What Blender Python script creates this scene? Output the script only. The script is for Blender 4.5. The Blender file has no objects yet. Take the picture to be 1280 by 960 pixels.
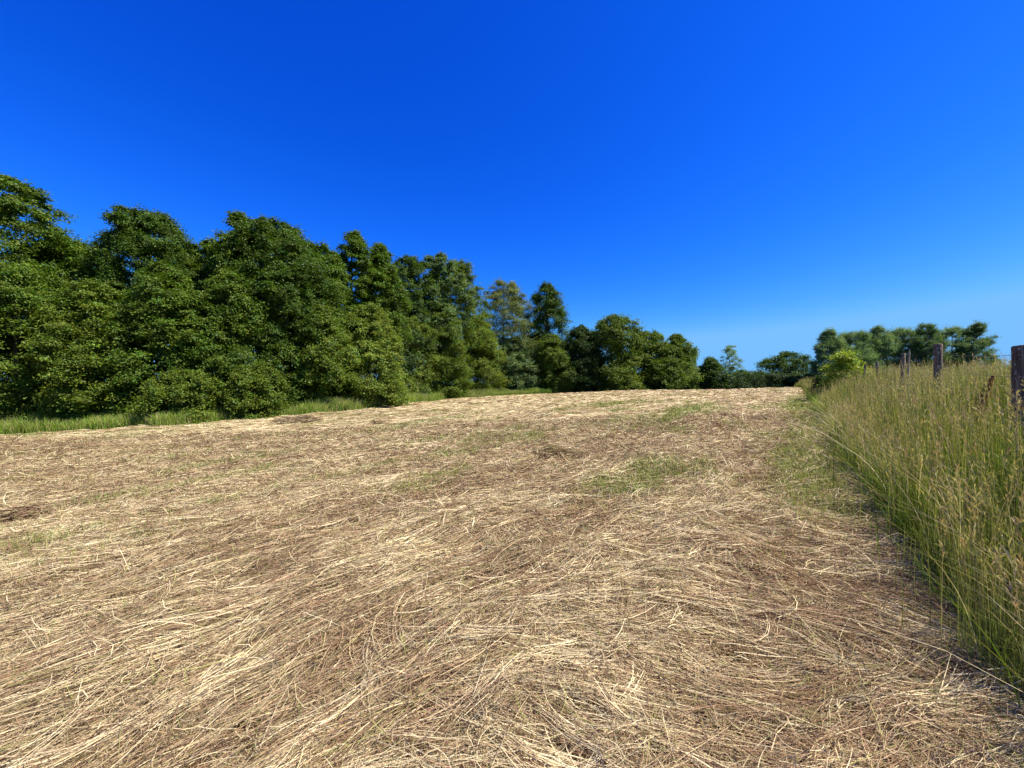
import bpy, math
import numpy as np
from mathutils import Vector

S = bpy.context.scene
COL = S.collection

# ------------------------------------------------------------------ camera, sky, sun, exposure
EYE = 1.55
cam_d = bpy.data.cameras.new('camera')
cam_d.sensor_width = 36.0
cam_d.lens = 13.53
cam_d.clip_start = 0.05
cam_d.clip_end = 6000
cam = bpy.data.objects.new('camera', cam_d)
COL.objects.link(cam)
cam.location = (0, 0, EYE)
cam.rotation_euler = (math.radians(90), 0, 0)
S.camera = cam

SUN_EL, SUN_AZ = 56.0, 106.0
EXPOSURE = 1.05            # azimuth clockwise from +Y
world = bpy.data.worlds.new("World")
S.world = world
world.use_nodes = True
wn, wl = world.node_tree.nodes, world.node_tree.links
for n in list(wn):
    wn.remove(n)
w_out = wn.new('ShaderNodeOutputWorld')
w_bg = wn.new('ShaderNodeBackground')
w_sky = wn.new('ShaderNodeTexSky')
w_sky.sky_type = 'NISHITA'
w_sky.sun_disc = False
w_sky.sun_elevation = math.radians(SUN_EL)
w_sky.sun_rotation = math.radians(SUN_AZ)
w_sky.altitude = 300
w_sky.air_density = 1.0
w_sky.dust_density = 0.25
w_sky.ozone_density = 3.0
# the deep saturated blue of the sky, channel by channel
w_sep = wn.new('ShaderNodeSeparateColor')
w_com = wn.new('ShaderNodeCombineColor')
wl.new(w_sky.outputs[0], w_sep.inputs[0])
SKY_K = 0.12
for _i, (_gain, _pow, _top) in enumerate(((1.6, 3.2, 0.20), (0.80, 1.5, 0.53), (1.60, 0.97, 1.01))):
    _a = wn.new('ShaderNodeMath'); _a.operation = 'MULTIPLY'; _a.inputs[1].default_value = 0.12 * 1.27
    _p = wn.new('ShaderNodeMath'); _p.operation = 'POWER'; _p.inputs[1].default_value = _pow
    _n = wn.new('ShaderNodeMath'); _n.operation = 'MULTIPLY'; _n.inputs[1].default_value = _gain
    _c = wn.new('ShaderNodeMath'); _c.operation = 'SMOOTH_MIN'; _c.inputs[1].default_value = _top; _c.inputs[2].default_value = 0.12 * _top
    _m = wn.new('ShaderNodeMath'); _m.operation = 'MULTIPLY'; _m.inputs[1].default_value = 1.0 / SKY_K / 2 ** EXPOSURE
    wl.new(w_sep.outputs[_i], _a.inputs[0])
    wl.new(_a.outputs[0], _p.inputs[0])
    wl.new(_p.outputs[0], _n.inputs[0])
    wl.new(_n.outputs[0], _c.inputs[0])
    wl.new(_c.outputs[0], _m.inputs[0])
    wl.new(_m.outputs[0], w_com.inputs[_i])
w_bg.inputs['Strength'].default_value = SKY_K
wl.new(w_com.outputs[0], w_bg.inputs['Color'])
wl.new(w_bg.outputs[0], w_out.inputs['Surface'])

sun_d = bpy.data.lights.new('sun', 'SUN')
sun_d.energy = 4.8
sun_d.angle = math.radians(0.55)
sun_d.color = (1.0, 0.94, 0.85)
sun = bpy.data.objects.new('sun', sun_d)
COL.objects.link(sun)
_el, _az = math.radians(SUN_EL), math.radians(SUN_AZ)
sd = Vector((math.sin(_az) * math.cos(_el), math.cos(_az) * math.cos(_el), math.sin(_el)))
sun.rotation_euler = sd.to_track_quat('Z', 'Y').to_euler()

S.view_settings.view_transform = 'Standard'
S.view_settings.look = 'None'
S.view_settings.gamma = 1.0
S.view_settings.exposure = EXPOSURE
S.view_settings.use_curve_mapping = False
try:
    S.cycles.max_bounces = 6
    S.cycles.diffuse_bounces = 3
    S.cycles.transmission_bounces = 3
    S.cycles.transparent_max_bounces = 4
    S.cycles.use_denoising = True
except Exception:
    pass


# ------------------------------------------------------------------ numeric helpers
def _hash(ix, iy, seed):
    h = (ix.astype(np.int64) * 374761393 + iy.astype(np.int64) * 668265263 + seed * 144665) & 0xFFFFFFFF
    h = ((h ^ (h >> 13)) * 1274126177) & 0xFFFFFFFF
    h = h ^ (h >> 16)
    return (h & 0xFFFFFF) / float(0xFFFFFF)


def vnoise(x, y, seed=0):
    """value noise in -1..1"""
    ix, iy = np.floor(x), np.floor(y)
    fx, fy = x - ix, y - iy
    fx = fx * fx * fx * (fx * (fx * 6 - 15) + 10)
    fy = fy * fy * fy * (fy * (fy * 6 - 15) + 10)
    a, b = _hash(ix, iy, seed), _hash(ix + 1, iy, seed)
    c, d = _hash(ix, iy + 1, seed), _hash(ix + 1, iy + 1, seed)
    return ((a + (b - a) * fx) * (1 - fy) + (c + (d - c) * fx) * fy) * 2 - 1


def fbm(x, y, seed=0, octv=3):
    t, amp, tot = 0, 1.0, 0.0
    for k in range(octv):
        t = t + amp * vnoise(x * 2 ** k + 17.3 * k, y * 2 ** k - 9.1 * k, seed + k)
        tot += amp
        amp *= 0.5
    return t / tot


def sstep(a, b, x):
    t = np.clip((x - a) / (b - a), 0, 1)
    return t * t * (3 - 2 * t)


UX, UY = 0.605, 0.796                    # the direction of the mowing rows and of the fence


def sp(x, y):
    """distance along the rows, distance to the right of them"""
    return UX * x + UY * y, UY * x - UX * y


def edge_p(s):
    """where the mown field ends and the tall grass begins"""
    return 0.84 - 0.22 * sstep(2.5, 6, s) - 0.37 * sstep(12, 30, s) - 0.9 * sstep(36, 60, s) + 0.12 * vnoise(s * 0.9, s * 0 + 3.3, 5) + 0.07 * vnoise(s * 2.7, s * 0 + 1.3, 6)


def terrain(x, y):
    x = np.asarray(x, float)
    y = np.asarray(y, float)
    s, p = sp(x, y)
    up = 0.022 * np.clip(s, -30, 44)
    t = np.clip(s - 44, 0, 14)
    up = up + 0.022 * t - 0.5 * 0.044 / 14 * t * t - 0.022 * np.clip(s - 58, 0, 70)
    pl = np.clip(p, -45, 0)
    ac = 0.03 * pl + 0.03 * np.clip(p, 0, 5)
    bank = 0.50 * sstep(0.7, 2.3, p) * (1 - 0.9 * sstep(8, 25, p))
    return up + ac + bank + 0.10 * vnoise(x * 0.12, y * 0.12, 77) * sstep(6, 20, np.hypot(x, y))


def relief(x, y):
    """the lumps of the matted hay"""
    s, p = sp(x, y)
    h = 0.085 * fbm(s * 0.28, p * 1.35, 11, 3) + 0.06 * fbm(x * 1.7, y * 1.7, 21, 3) + 0.034 * fbm(x * 4.2, y * 4.2, 23, 3)
    far = sstep(10, 30, np.hypot(x, y))
    h = h + 0.07 * far * fbm(x * 0.9, y * 0.9, 31, 3)
    f = sstep(0.2, -0.3, p - edge_p(s)) * sstep(62, 56, s)
    return (h + 0.03) * f


EDGE = np.array([(-80, 4), (-45, 13), (-24.2, 18.2), (-17, 18.6), (-12.6, 23.3), (-10.6, 25.5), (-9.6, 33),
                 (-8.0, 48), (2.3, 55), (13, 54), (26, 52), (33, 44.5), (60, 40)], float)


def edge_y(x):
    """the field's far boundary as a depth for each x"""
    return np.interp(x, EDGE[:, 0], EDGE[:, 1]) + 0.45 * vnoise(np.asarray(x, float) * 0.6, np.asarray(x, float) * 0 + 1.7, 9)


def infield(x, y):
    s, p = sp(x, y)
    return (y < edge_y(x)) & (p < edge_p(s) + 0.10)


def ground(x, y):
    return terrain(x, y) + relief(x, y)


def mesh_object(name, verts, quads, cols=None, mat=None, parent=None, smooth=False):
    """one mesh object from numpy arrays (n,3), (m,4), colours (n,3) per vertex"""
    me = bpy.data.meshes.new(name)
    verts = np.ascontiguousarray(verts, dtype=np.float32)
    quads = np.ascontiguousarray(quads, dtype=np.int32)
    nq = len(quads)
    me.vertices.add(len(verts))
    me.vertices.foreach_set('co', verts.ravel())
    k = quads.shape[1]
    me.loops.add(nq * k)
    me.loops.foreach_set('vertex_index', quads.ravel())
    me.polygons.add(nq)
    me.polygons.foreach_set('loop_start', np.arange(0, nq * k, k, dtype=np.int32))
    me.polygons.foreach_set('use_smooth', np.full(nq, bool(smooth)))
    me.update(calc_edges=True)
    if cols is not None:
        at = me.color_attributes.new('tint', 'FLOAT_COLOR', 'POINT')
        c4 = np.ones((len(verts), 4), np.float32)
        c4[:, :3] = np.clip(cols, 0.0, 1.0)
        at.data.foreach_set('color', c4.ravel())
    if mat:
        me.materials.append(mat)
    o = bpy.data.objects.new(name, me)
    COL.objects.link(o)
    if parent is not None:
        o.parent = parent
    return o


def tag(o, label=None, cat=None, group=None, kind=None):
    if label: o['label'] = label
    if cat: o['category'] = cat
    if group: o['group'] = group
    if kind: o['kind'] = kind
    return o


def empty(name, loc):
    o = bpy.data.objects.new(name, None)
    o.empty_display_size = 0.3
    COL.objects.link(o)
    o.location = loc
    return o


# ------------------------------------------------------------------ materials
def tint_material(name, rough=0.6, spec=0.3, trans=0.25, trans_tint=(1, 1, 1), noise=0.0, nscale=30):
    m = bpy.data.materials.new(name)
    m.use_nodes = True
    nt = m.node_tree
    for n in list(nt.nodes):
        nt.nodes.remove(n)
    out = nt.nodes.new('ShaderNodeOutputMaterial')
    bs = nt.nodes.new('ShaderNodeBsdfPrincipled')
    at = nt.nodes.new('ShaderNodeAttribute')
    at.attribute_name = 'tint'
    bs.inputs['Roughness'].default_value = rough
    bs.inputs['Specular IOR Level'].default_value = spec
    col = at.outputs['Color']
    if noise > 0:
        tx = nt.nodes.new('ShaderNodeTexCoord')
        nz = nt.nodes.new('ShaderNodeTexNoise')
        nz.inputs['Scale'].default_value = nscale
        nz.inputs['Detail'].default_value = 2
        mr = nt.nodes.new('ShaderNodeMapRange')
        mr.inputs['To Min'].default_value = 1 - noise
        mr.inputs['To Max'].default_value = 1 + noise
        mx = nt.nodes.new('ShaderNodeVectorMath')
        mx.operation = 'SCALE'
        nt.links.new(tx.outputs['Object'], nz.inputs['Vector'])
        nt.links.new(nz.outputs['Fac'], mr.inputs['Value'])
        nt.links.new(col, mx.inputs[0])
        nt.links.new(mr.outputs[0], mx.inputs['Scale'])
        col = mx.outputs[0]
    nt.links.new(col, bs.inputs['Base Color'])
    if trans > 0:
        tr = nt.nodes.new('ShaderNodeBsdfTranslucent')
        mu = nt.nodes.new('ShaderNodeVectorMath')
        mu.operation = 'MULTIPLY'
        mu.inputs[1].default_value = trans_tint
        nt.links.new(col, mu.inputs[0])
        nt.links.new(mu.outputs[0], tr.inputs['Color'])
        mix = nt.nodes.new('ShaderNodeMixShader')
        mix.inputs[0].default_value = trans
        nt.links.new(bs.outputs[0], mix.inputs[1])
        nt.links.new(tr.outputs[0], mix.inputs[2])
        nt.links.new(mix.outputs[0], out.inputs['Surface'])
    else:
        nt.links.new(bs.outputs[0], out.inputs['Surface'])
    return m


M_HAY = tint_material('dry_hay', 0.6, 0.10, 0.18, (1.0, 0.9, 0.7))
M_LEAF = tint_material('leaves', 0.5, 0.22, 0.30, (1.2, 1.35, 0.4))
M_GRASS = tint_material('green_grass', 0.55, 0.18, 0.32, (1.15, 1.2, 0.6))
M_BARK = tint_material('bark', 0.85, 0.2, 0.0, noise=0.45, nscale=9)
M_GROUND = tint_material('soil_and_litter', 1.0, 0.0, 0.0, noise=0.35, nscale=6)


def wood_material():
    m = bpy.data.materials.new('weathered_post_wood')
    m.use_nodes = True
    nt = m.node_tree
    bs = nt.nodes['Principled BSDF']
    bs.inputs['Roughness'].default_value = 0.85
    tx = nt.nodes.new('ShaderNodeTexCoord')
    mp = nt.nodes.new('ShaderNodeMapping')
    mp.inputs['Scale'].default_value = (22, 22, 1.6)
    nz = nt.nodes.new('ShaderNodeTexNoise')
    nz.inputs['Scale'].default_value = 2.2
    nz.inputs['Detail'].default_value = 7
    nz.inputs['Roughness'].default_value = 0.65
    cr = nt.nodes.new('ShaderNodeValToRGB')
    e = cr.color_ramp.elements
    e[0].position = 0.30; e[0].color = (0.045, 0.030, 0.018, 1)
    e[1].position = 0.62; e[1].color = (0.26, 0.185, 0.11, 1)
    x = e.new(0.50); x.color = (0.13, 0.080, 0.045, 1)
    # lichen spots
    nl = nt.nodes.new('ShaderNodeTexNoise')
    nl.inputs['Scale'].default_value = 26
    nl.inputs['Detail'].default_value = 4
    lr = nt.nodes.new('ShaderNodeValToRGB')
    lr.color_ramp.elements[0].position = 0.60
    lr.color_ramp.elements[1].position = 0.67
    mx = nt.nodes.new('ShaderNodeMixRGB')
    mx.inputs['Color2'].default_value = (0.42, 0.40, 0.32, 1)
    bp = nt.nodes.new('ShaderNodeBump')
    bp.inputs['Strength'].default_value = 0.7
    bp.inputs['Distance'].default_value = 0.02
    nt.links.new(tx.outputs['Object'], mp.inputs['Vector'])
    nt.links.new(mp.outputs[0], nz.inputs['Vector'])
    nt.links.new(tx.outputs['Object'], nl.inputs['Vector'])
    nt.links.new(nz.outputs['Fac'], cr.inputs['Fac'])
    nt.links.new(nl.outputs['Fac'], lr.inputs['Fac'])
    nt.links.new(lr.outputs['Color'], mx.inputs['Fac'])
    nt.links.new(cr.outputs['Color'], mx.inputs['Color1'])
    nt.links.new(mx.outputs[0], bs.inputs['Base Color'])
    nt.links.new(nz.outputs['Fac'], bp.inputs['Height'])
    nt.links.new(bp.outputs[0], bs.inputs['Normal'])
    return m


M_WOOD = wood_material()
M_WIRE = bpy.data.materials.new('rusty_wire')
M_WIRE.use_nodes = True
_b = M_WIRE.node_tree.nodes['Principled BSDF']
_b.inputs['Base Color'].default_value = (0.10, 0.075, 0.06, 1)
_b.inputs['Roughness'].default_value = 0.7
_b.inputs['Metallic'].default_value = 0.5


# ------------------------------------------------------------------ ground sheet
def green_mask(x, y):
    """where the cut grass lies thin and the green stubble shows"""
    s, p = sp(x, y)
    g = 0 * x
    for cx, cy, ls, lp, a in ((2.0, 5.8, 1.1, 0.42, 1.15), (1.3, 5.3, 0.5, 0.25, 0.8), (-1.2, 6.0, 0.7, 0.30, 1.0), (0.3, 10.4, 1.6, 0.6, 0.9),
                              (8.2, 17.5, 4.0, 0.8, 1.0), (4.6, 12.5, 2.4, 0.6, 0.7), (-4.4, 14.0, 3.0, 0.7, 0.5), (6.5, 24.0, 5.0, 1.2, 0.8)):
        ds, dp = UX * (x - cx) + UY * (y - cy), UY * (x - cx) - UX * (y - cy)
        g = g + a * np.exp(-(ds / ls) ** 2 - (dp / lp) ** 2)
    e = p - edge_p(s)
    strip = np.exp(-((e + 0.60) / 0.48) ** 2) * sstep(4.0, 6.4, s) * sstep(40, 24, s)
    g = 1.6 * g + 1.6 * strip
    n = fbm(s * 0.35, p * 1.1, 41, 3)
    g = g + 0.8 * sstep(0.12, 0.5, n) * sstep(4, 8, np.hypot(x, y))
    g = g * (0.80 + 0.9 * fbm(x * 2.6, y * 2.6, 43, 3))
    return np.clip(g, 0, 1)


def build_ground():
    na = 900
    radii = np.concatenate([[0.05], np.geomspace(0.6, 90, 330), np.geomspace(95, 2500, 40)])
    ang = np.linspace(0, 2 * math.pi, na, endpoint=False)
    R, A = np.meshgrid(radii, ang, indexing='ij')
    X, Y = R * np.cos(A), R * np.sin(A)
    Z = terrain(X, Y) + relief(X, Y) - 0.015
    V = np.stack([X, Y, Z], -1).reshape(-1, 3)
    i = np.arange(len(radii) - 1)[:, None] * na
    j = np.arange(na)[None, :]
    j2 = (j + 1) % na
    Q = np.stack([i + j, i + na + j, i + na + j2, i + j2], -1).reshape(-1, 4)
    x, y = V[:, 0], V[:, 1]
    s, p = sp(x, y)
    inside = infield(x, y)
    d = np.hypot(x, y)
    n = fbm(x * 0.8, y * 0.8, 51, 3)[:, None]
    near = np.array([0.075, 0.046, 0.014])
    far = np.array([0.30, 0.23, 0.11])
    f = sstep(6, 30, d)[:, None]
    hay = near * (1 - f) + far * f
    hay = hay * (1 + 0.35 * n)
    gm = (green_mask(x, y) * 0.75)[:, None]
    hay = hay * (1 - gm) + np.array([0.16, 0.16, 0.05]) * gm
    grass = np.array([0.045, 0.055, 0.012]) * (1 + 0.3 * n)
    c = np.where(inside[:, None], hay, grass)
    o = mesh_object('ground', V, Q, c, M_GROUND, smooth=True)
    return tag(o, 'gently rising ground under the mown field and the grass margins', 'ground', kind='structure')


build_ground()


# ------------------------------------------------------------------ ribbons: stalks and blades
def ribbons(P, width, side, cols):
    """P (n,k,3) centre lines, width (n,k) , side (n,3) unit vectors, cols (n,k,3) -> verts, quads, colours"""
    n, k, _ = P.shape
    off = side[:, None, :] * (width[:, :, None] * 0.5)
    V = np.stack([P - off, P + off], 2).reshape(-1, 3)          # n,k,2
    C = np.repeat(cols[:, :, None, :], 2, 2).reshape(-1, 3)
    base = (np.arange(n) * (k * 2))[:, None]
    t = (np.arange(k - 1) * 2)[None, :]
    a = base + t
    Q = np.stack([a, a + 1, a + 3, a + 2], -1).reshape(-1, 4)
    return V, Q, C


def merge(parts):
    Vs, Qs, Cs, o = [], [], [], 0
    for V, Q, C in parts:
        Vs.append(V); Qs.append(Q + o); Cs.append(C)
        o += len(V)
    return np.concatenate(Vs), np.concatenate(Qs), np.concatenate(Cs)


PAL = np.array([(0.64, 0.54, 0.315), (0.51, 0.395, 0.212), (0.36, 0.255, 0.135), (0.20, 0.130, 0.062), (0.28, 0.168, 0.098), (0.30, 0.285, 0.10)])


def comb_angle(x, y):
    s, p = sp(x, y)
    a = math.radians(36) + math.radians(22) * fbm(x * 0.38, y * 0.38, 61, 2) + math.radians(20) * fbm(x * 1.3, y * 1.3, 63, 2)
    w = sstep(-2.2, -0.2, p) * sstep(6.0, 3.0, y)
    a = a - w * math.radians(62) * (0.7 + 1.3 * fbm(x * 0.8, y * 0.8, 65, 2))
    return a


def hay_stalks(rng, x, y, th, layer, tilt, length, width, curve, roll, ccol, k=4, arch=0.0, lift=0.0):
    n = len(x)
    tilt = np.clip(tilt, -0.75, 0.75)
    t = np.linspace(-0.5, 0.5, k)[None, :]
    dx, dy = np.cos(th)[:, None], np.sin(th)[:, None]
    u = t * length[:, None]
    lat = (curve * length)[:, None] * (t * t * 4 - 0.33)
    X = x[:, None] + dx * u - dy * lat
    Y = y[:, None] + dy * u + dx * lat
    G = ground(X, Y)
    chord = G[:, :1] * (0.5 - t) + G[:, -1:] * (0.5 + t)
    Z = 0.7 * chord + 0.3 * G + layer[:, None] + np.tan(tilt)[:, None] * (u + 0.5 * length[:, None] * np.sign(tilt)[:, None]) + lift
    if np.any(arch):
        Z = Z + (arch * length)[:, None] * (0.25 - t * t) * 4
    side = np.stack([-np.sin(th) * np.cos(roll), np.cos(th) * np.cos(roll), np.sin(roll)], -1)
    taper = 1 - 0.55 * np.abs(t + 0.1) ** 1.5 * 2
    W = width[:, None] * np.clip(taper, 0.25, 1)
    C = np.repeat(ccol[:, None, :], k, 1)
    return ribbons(np.stack([X, Y, Z], -1), W, side, C)


def sample_field(rng, n, d0, d1, rho):
    dd = np.linspace(d0, d1, 800)
    pdf = rho(dd) * (3.04 * dd + 4.0)
    cdf = np.cumsum(pdf); tot = cdf[-1] * (dd[1] - dd[0]); cdf /= cdf[-1]
    n = int(tot) if n is None else n
    y = np.interp(rng.random(n), cdf, dd)
    x = (rng.random(n) * 2 - 1) * (1.52 * y + 2.0)
    return x, y


def palette_pick(rng, tone, n):
    """tone -1..1 : brown .. cream"""
    w = np.stack([np.exp(2.0 * tone) * 0.30, np.exp(1.0 * tone) * 0.36, np.exp(-0.4 * tone) * 0.26, np.exp(-1.5 * tone) * 0.15,
                  np.exp(-1.4 * tone) * 0.10, 0.09 + 0 * tone], -1)
    w = np.cumsum(w / w.sum(-1, keepdims=True), -1)
    idx = (rng.random(n)[:, None] > w).sum(-1).clip(0, 5)
    return PAL[idx]


def build_hay():
    rng = np.random.default_rng(7)
    parts = []
    wid = lambda d: 0.0011 + 0.00088 * d
    ln = lambda d: 0.30 + 0.009 * d
    for (d0, d1, cover, m, k) in ((0.7, 5.0, 4.2, 20, 5), (5.0, 13.0, 3.6, 12, 4), (13.0, 62.0, 2.1, 6, 3)):
        rho = lambda d: cover / (wid(d) * ln(d)) / m
        lx, ly = sample_field(rng, None, d0, d1, rho)
        ok = infield(lx, ly)
        lx, ly = lx[ok], ly[ok]
        g = green_mask(lx, ly)
        ok = rng.random(len(lx)) > g * 0.94
        lx, ly = lx[ok], ly[ok]
        nl = len(lx)
        sc = 1 + ly / 7.0
        lth = comb_angle(lx, ly) + rng.normal(0, 0.19, nl) * (1 + 1.2 * sstep(-2.5, -0.5, sp(lx, ly)[1]))
        wild = rng.random(nl) < 0.14
        lth = np.where(wild, lth + rng.normal(0, 0.9, nl), lth)
        llay = rng.random(nl) * 0.075
        ltone = 1.1 * fbm(sp(lx, ly)[0] * 0.26, sp(lx, ly)[1] * 1.5, 71, 3) + 1.0 * fbm(lx * 2.4, ly * 2.4, 75, 3) + rng.normal(0, 0.5, nl)
        bx = np.round(lx / 0.30 / np.minimum(sc, 3) + 3 * lth) ; by = np.round(ly / 0.18 / np.minimum(sc, 3) - 3 * lth)
        ltone = ltone + (_hash(bx, by, 9) - 0.5) * 2.0
        s_, p_ = sp(lx, ly)
        ltone = ltone - 0.5 * sstep(-1.6, 0.4, p_) * sstep(9, 4, ly) + 0.26 - 1.0 * sstep(-0.35, 0.0, p_ - edge_p(s_))  # last term paints the brown shade along the tall-grass edge into the hay tone
        llen = ln(ly) * rng.uniform(0.7, 1.5, nl)
        lcur = rng.normal(0, 0.08, nl)
        ii = np.repeat(np.arange(nl), m)
        n = len(ii)
        al, ac = rng.normal(0, 0.13, n) * np.minimum(sc[ii], 3), rng.normal(0, 0.022, n) * np.minimum(sc[ii], 4)
        x = lx[ii] + np.cos(lth[ii]) * al - np.sin(lth[ii]) * ac
        y = ly[ii] + np.sin(lth[ii]) * al + np.cos(lth[ii]) * ac
        th = lth[ii] + rng.normal(0, 0.06, n)
        stray = rng.random(n) < 0.09
        th = np.where(stray, th + rng.normal(0, 0.9, n), th)
        tilt = rng.normal(0, 0.035, n)
        tilt = np.where(stray, rng.normal(0, 0.10, n), tilt)
        length = llen[ii] * rng.uniform(0.45, 1.15, n) * np.where(stray, 0.6, 1.0)
        width = wid(y) * rng.uniform(0.5, 1.5, n)
        curve = lcur[ii] + rng.normal(0, 0.06, n)
        roll = rng.normal(0, 0.55, n)
        layer = llay[ii] + rng.random(n) * 0.02 + np.where(stray, 0.012, 0)
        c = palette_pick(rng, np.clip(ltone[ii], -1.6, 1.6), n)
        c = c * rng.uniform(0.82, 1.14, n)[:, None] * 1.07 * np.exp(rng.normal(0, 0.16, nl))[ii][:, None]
        parts.append(hay_stalks(rng, x, y, th, layer, tilt, length, width, curve, roll, c, k))
    # chaff, crumpled leaf bits and seed heads between the stalks
    rho = lambda d: 4200 / (1 + (d / 3.5) ** 2)
    x, y = sample_field(rng, None, 0.7, 14, rho)
    ok = infield(x, y) & (rng.random(len(x)) > green_mask(x, y) * 0.6)
    x, y = x[ok], y[ok]
    n = len(x)
    tone = 0.9 * fbm(x * 1.4, y * 1.4, 81, 3) - 0.6
    c = palette_pick(rng, np.clip(tone, -1.6, 1.6), n) * rng.uniform(0.75, 1.1, n)[:, None]
    parts.append(hay_stalks(rng, x, y, rng.random(n) * 6.28, rng.random(n) * 0.09, rng.normal(0, 0.35, n),
                            rng.uniform(0.03, 0.11, n) * (1 + y / 8), wid(y) * rng.uniform(0.6, 1.7, n), rng.normal(0, 0.5, n),
                            rng.normal(0, 0.9, n), c, 4))
    # long loose single stalks lying on top, springy and pale
    rho = lambda d: 26 / (1 + (d / 6.0) ** 2)
    x, y = sample_field(rng, None, 0.8, 22, rho)
    ok = infield(x, y) & (rng.random(len(x)) > green_mask(x, y) * 0.6)
    x, y = x[ok], y[ok]
    n = len(x)
    th = comb_angle(x, y) + rng.normal(0, 0.65, n)
    c = PAL[(rng.random(n) * 2.2).astype(int).clip(0, 1)] * rng.uniform(0.9, 1.12, n)[:, None]
    parts.append(hay_stalks(rng, x, y, th, 0.07 + rng.random(n) * 0.02, rng.normal(0, 0.09, n), rng.uniform(0.15, 0.45, n),
                            (wid(y)) * rng.uniform(0.8, 1.3, n), rng.normal(0, 0.03, n), rng.normal(0, 0.4, n), c, 6,
                            arch=np.abs(rng.normal(0, 0.03, n))))
    V, Q, C = merge(parts)
    print('hay quads', len(Q))
    o = mesh_object('mown_hay', V, Q, C, M_HAY)
    tag(o, 'pale straw coloured hay lying combed flat over the mown field', 'hay', kind='stuff')


build_hay()


def build_heap(x0, y0, r, h, tone, seed, label):
    """a rucked-up lump of hay, lying on the mat"""
    rng = np.random.default_rng(seed)
    n = int(2600 * r / 0.4)
    a, q = rng.random(n) * 6.28, np.sqrt(rng.random(n)) * r
    x, y = x0 + np.cos(a) * q * 1.5, y0 + np.sin(a) * q
    lay = h * np.clip(1 - (q / r) ** 2, 0, 1) * rng.random(n) ** 0.5 + 0.02
    d = math.hypot(x0, y0)
    th = rng.normal(0.3, 0.55, n)
    c = palette_pick(rng, np.full(n, tone), n) * rng.uniform(0.7, 1.05, n)[:, None]
    V, Q, C = hay_stalks(rng, x, y, th, lay, rng.normal(0, 0.10, n), rng.uniform(0.15, 0.45, n) * r * 2.2,
                         (0.002 + 0.0011 * d) * rng.uniform(0.6, 1.5, n), rng.normal(0, 0.35, n), rng.normal(0, 0.7, n), c, 5)
    base = np.array([x0, y0, float(ground(np.array([x0]), np.array([y0]))[0])])
    o = mesh_object('hay_heap', V - base, Q, C, M_HAY)
    o.location = base
    tag(o, label, 'hay heap', 'rucked-up heaps of hay on the field')


build_heap(-6.5, 5.0, 0.30, 0.20, -1.0, 301, 'dark brown rucked-up heap of hay at the left edge of the photo')
build_heap(-5.4, 15.6, 0.26, 0.17, -0.4, 302, 'small brown mound of hay on the field in front of the large pale-leaved bush')
build_heap(-9.9, 17.6, 0.7, 0.30, -0.3, 303, 'broad reddish mound of hay just in front of the strip of green verge grass')
build_heap(0.95, 7.8, 0.42, 0.22, -0.25, 304, 'tan mound of hay near the middle of the field beyond the green patches')


# ------------------------------------------------------------------ short green stubble in the thin places
def build_stubble():
    rng = np.random.default_rng(17)
    rho = lambda d: 4200 / (1 + (d / 5.0) ** 2)
    x, y = sample_field(rng, None, 1.2, 45, rho)
    g = green_mask(x, y)
    ok = infield(x, y) & (rng.random(len(x)) < np.clip(g * 1.1, 0.03, 1))
    x, y = x[ok], y[ok]
    n = len(x)
    k = 3
    L = rng.uniform(0.06, 0.17, n)
    a = rng.random(n) * 6.28
    lean = rng.uniform(0.1, 0.7, n)
    t = np.linspace(0, 1, k)[None, :]
    hx = (np.cos(a) * lean * L)[:, None] * t ** 1.6
    hy = (np.sin(a) * lean * L)[:, None] * t ** 1.6
    X, Y = x[:, None] + hx, y[:, None] + hy
    Z = ground(x, y)[:, None] + L[:, None] * t * np.sqrt(1 - 0.3 * lean[:, None])
    W = ((0.003 + 0.0011 * y) * rng.uniform(0.7, 1.4, n))[:, None] * (1 - 0.75 * t)
    side = np.stack([-np.sin(a), np.cos(a), 0 * a], -1)
    pal = np.array([(0.24, 0.30, 0.055), (0.33, 0.35, 0.09), (0.44, 0.40, 0.16), (0.17, 0.24, 0.04)])
    c = pal[rng.integers(0, 4, n)] * rng.uniform(0.75, 1.1, n)[:, None] * 0.92
    V, Q, C = ribbons(np.stack([X, Y, Z], -1), W, side, np.repeat(c[:, None], k, 1))
    o = mesh_object('short_green_grass', V, Q, C, M_GRASS)
    tag(o, 'short green grass showing through thin places in the hay', 'grass', kind='stuff')


build_stubble()


# ------------------------------------------------------------------ tall unmown grass
def blades(rng, x, y, H, W, lean_dir, lean, c0, c1, k=6, up=None):
    n = len(x)
    t = np.linspace(0, 1, k)[None, :]
    bend = (lean * H)[:, None] * t ** 2.0
    X = x[:, None] + np.cos(lean_dir)[:, None] * bend
    Y = y[:, None] + np.sin(lean_dir)[:, None] * bend
    z0 = terrain(x, y)
    Z = z0[:, None] - 0.02 + H[:, None] * (t - 0.25 * np.clip(lean, 0, 1.6)[:, None] * t ** 3)
    taper = 1 - 0.8 * t ** 1.8
    psi = rng.random(n) * 6.28
    side = np.stack([np.cos(psi), np.sin(psi), 0 * psi], -1)
    C = c0[:, None] * (1 - t[..., None]) + c1[:, None] * t[..., None]
    P = np.stack([X, Y, Z], -1)
    return ribbons(P, W[:, None] * taper, side, C), P


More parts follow.
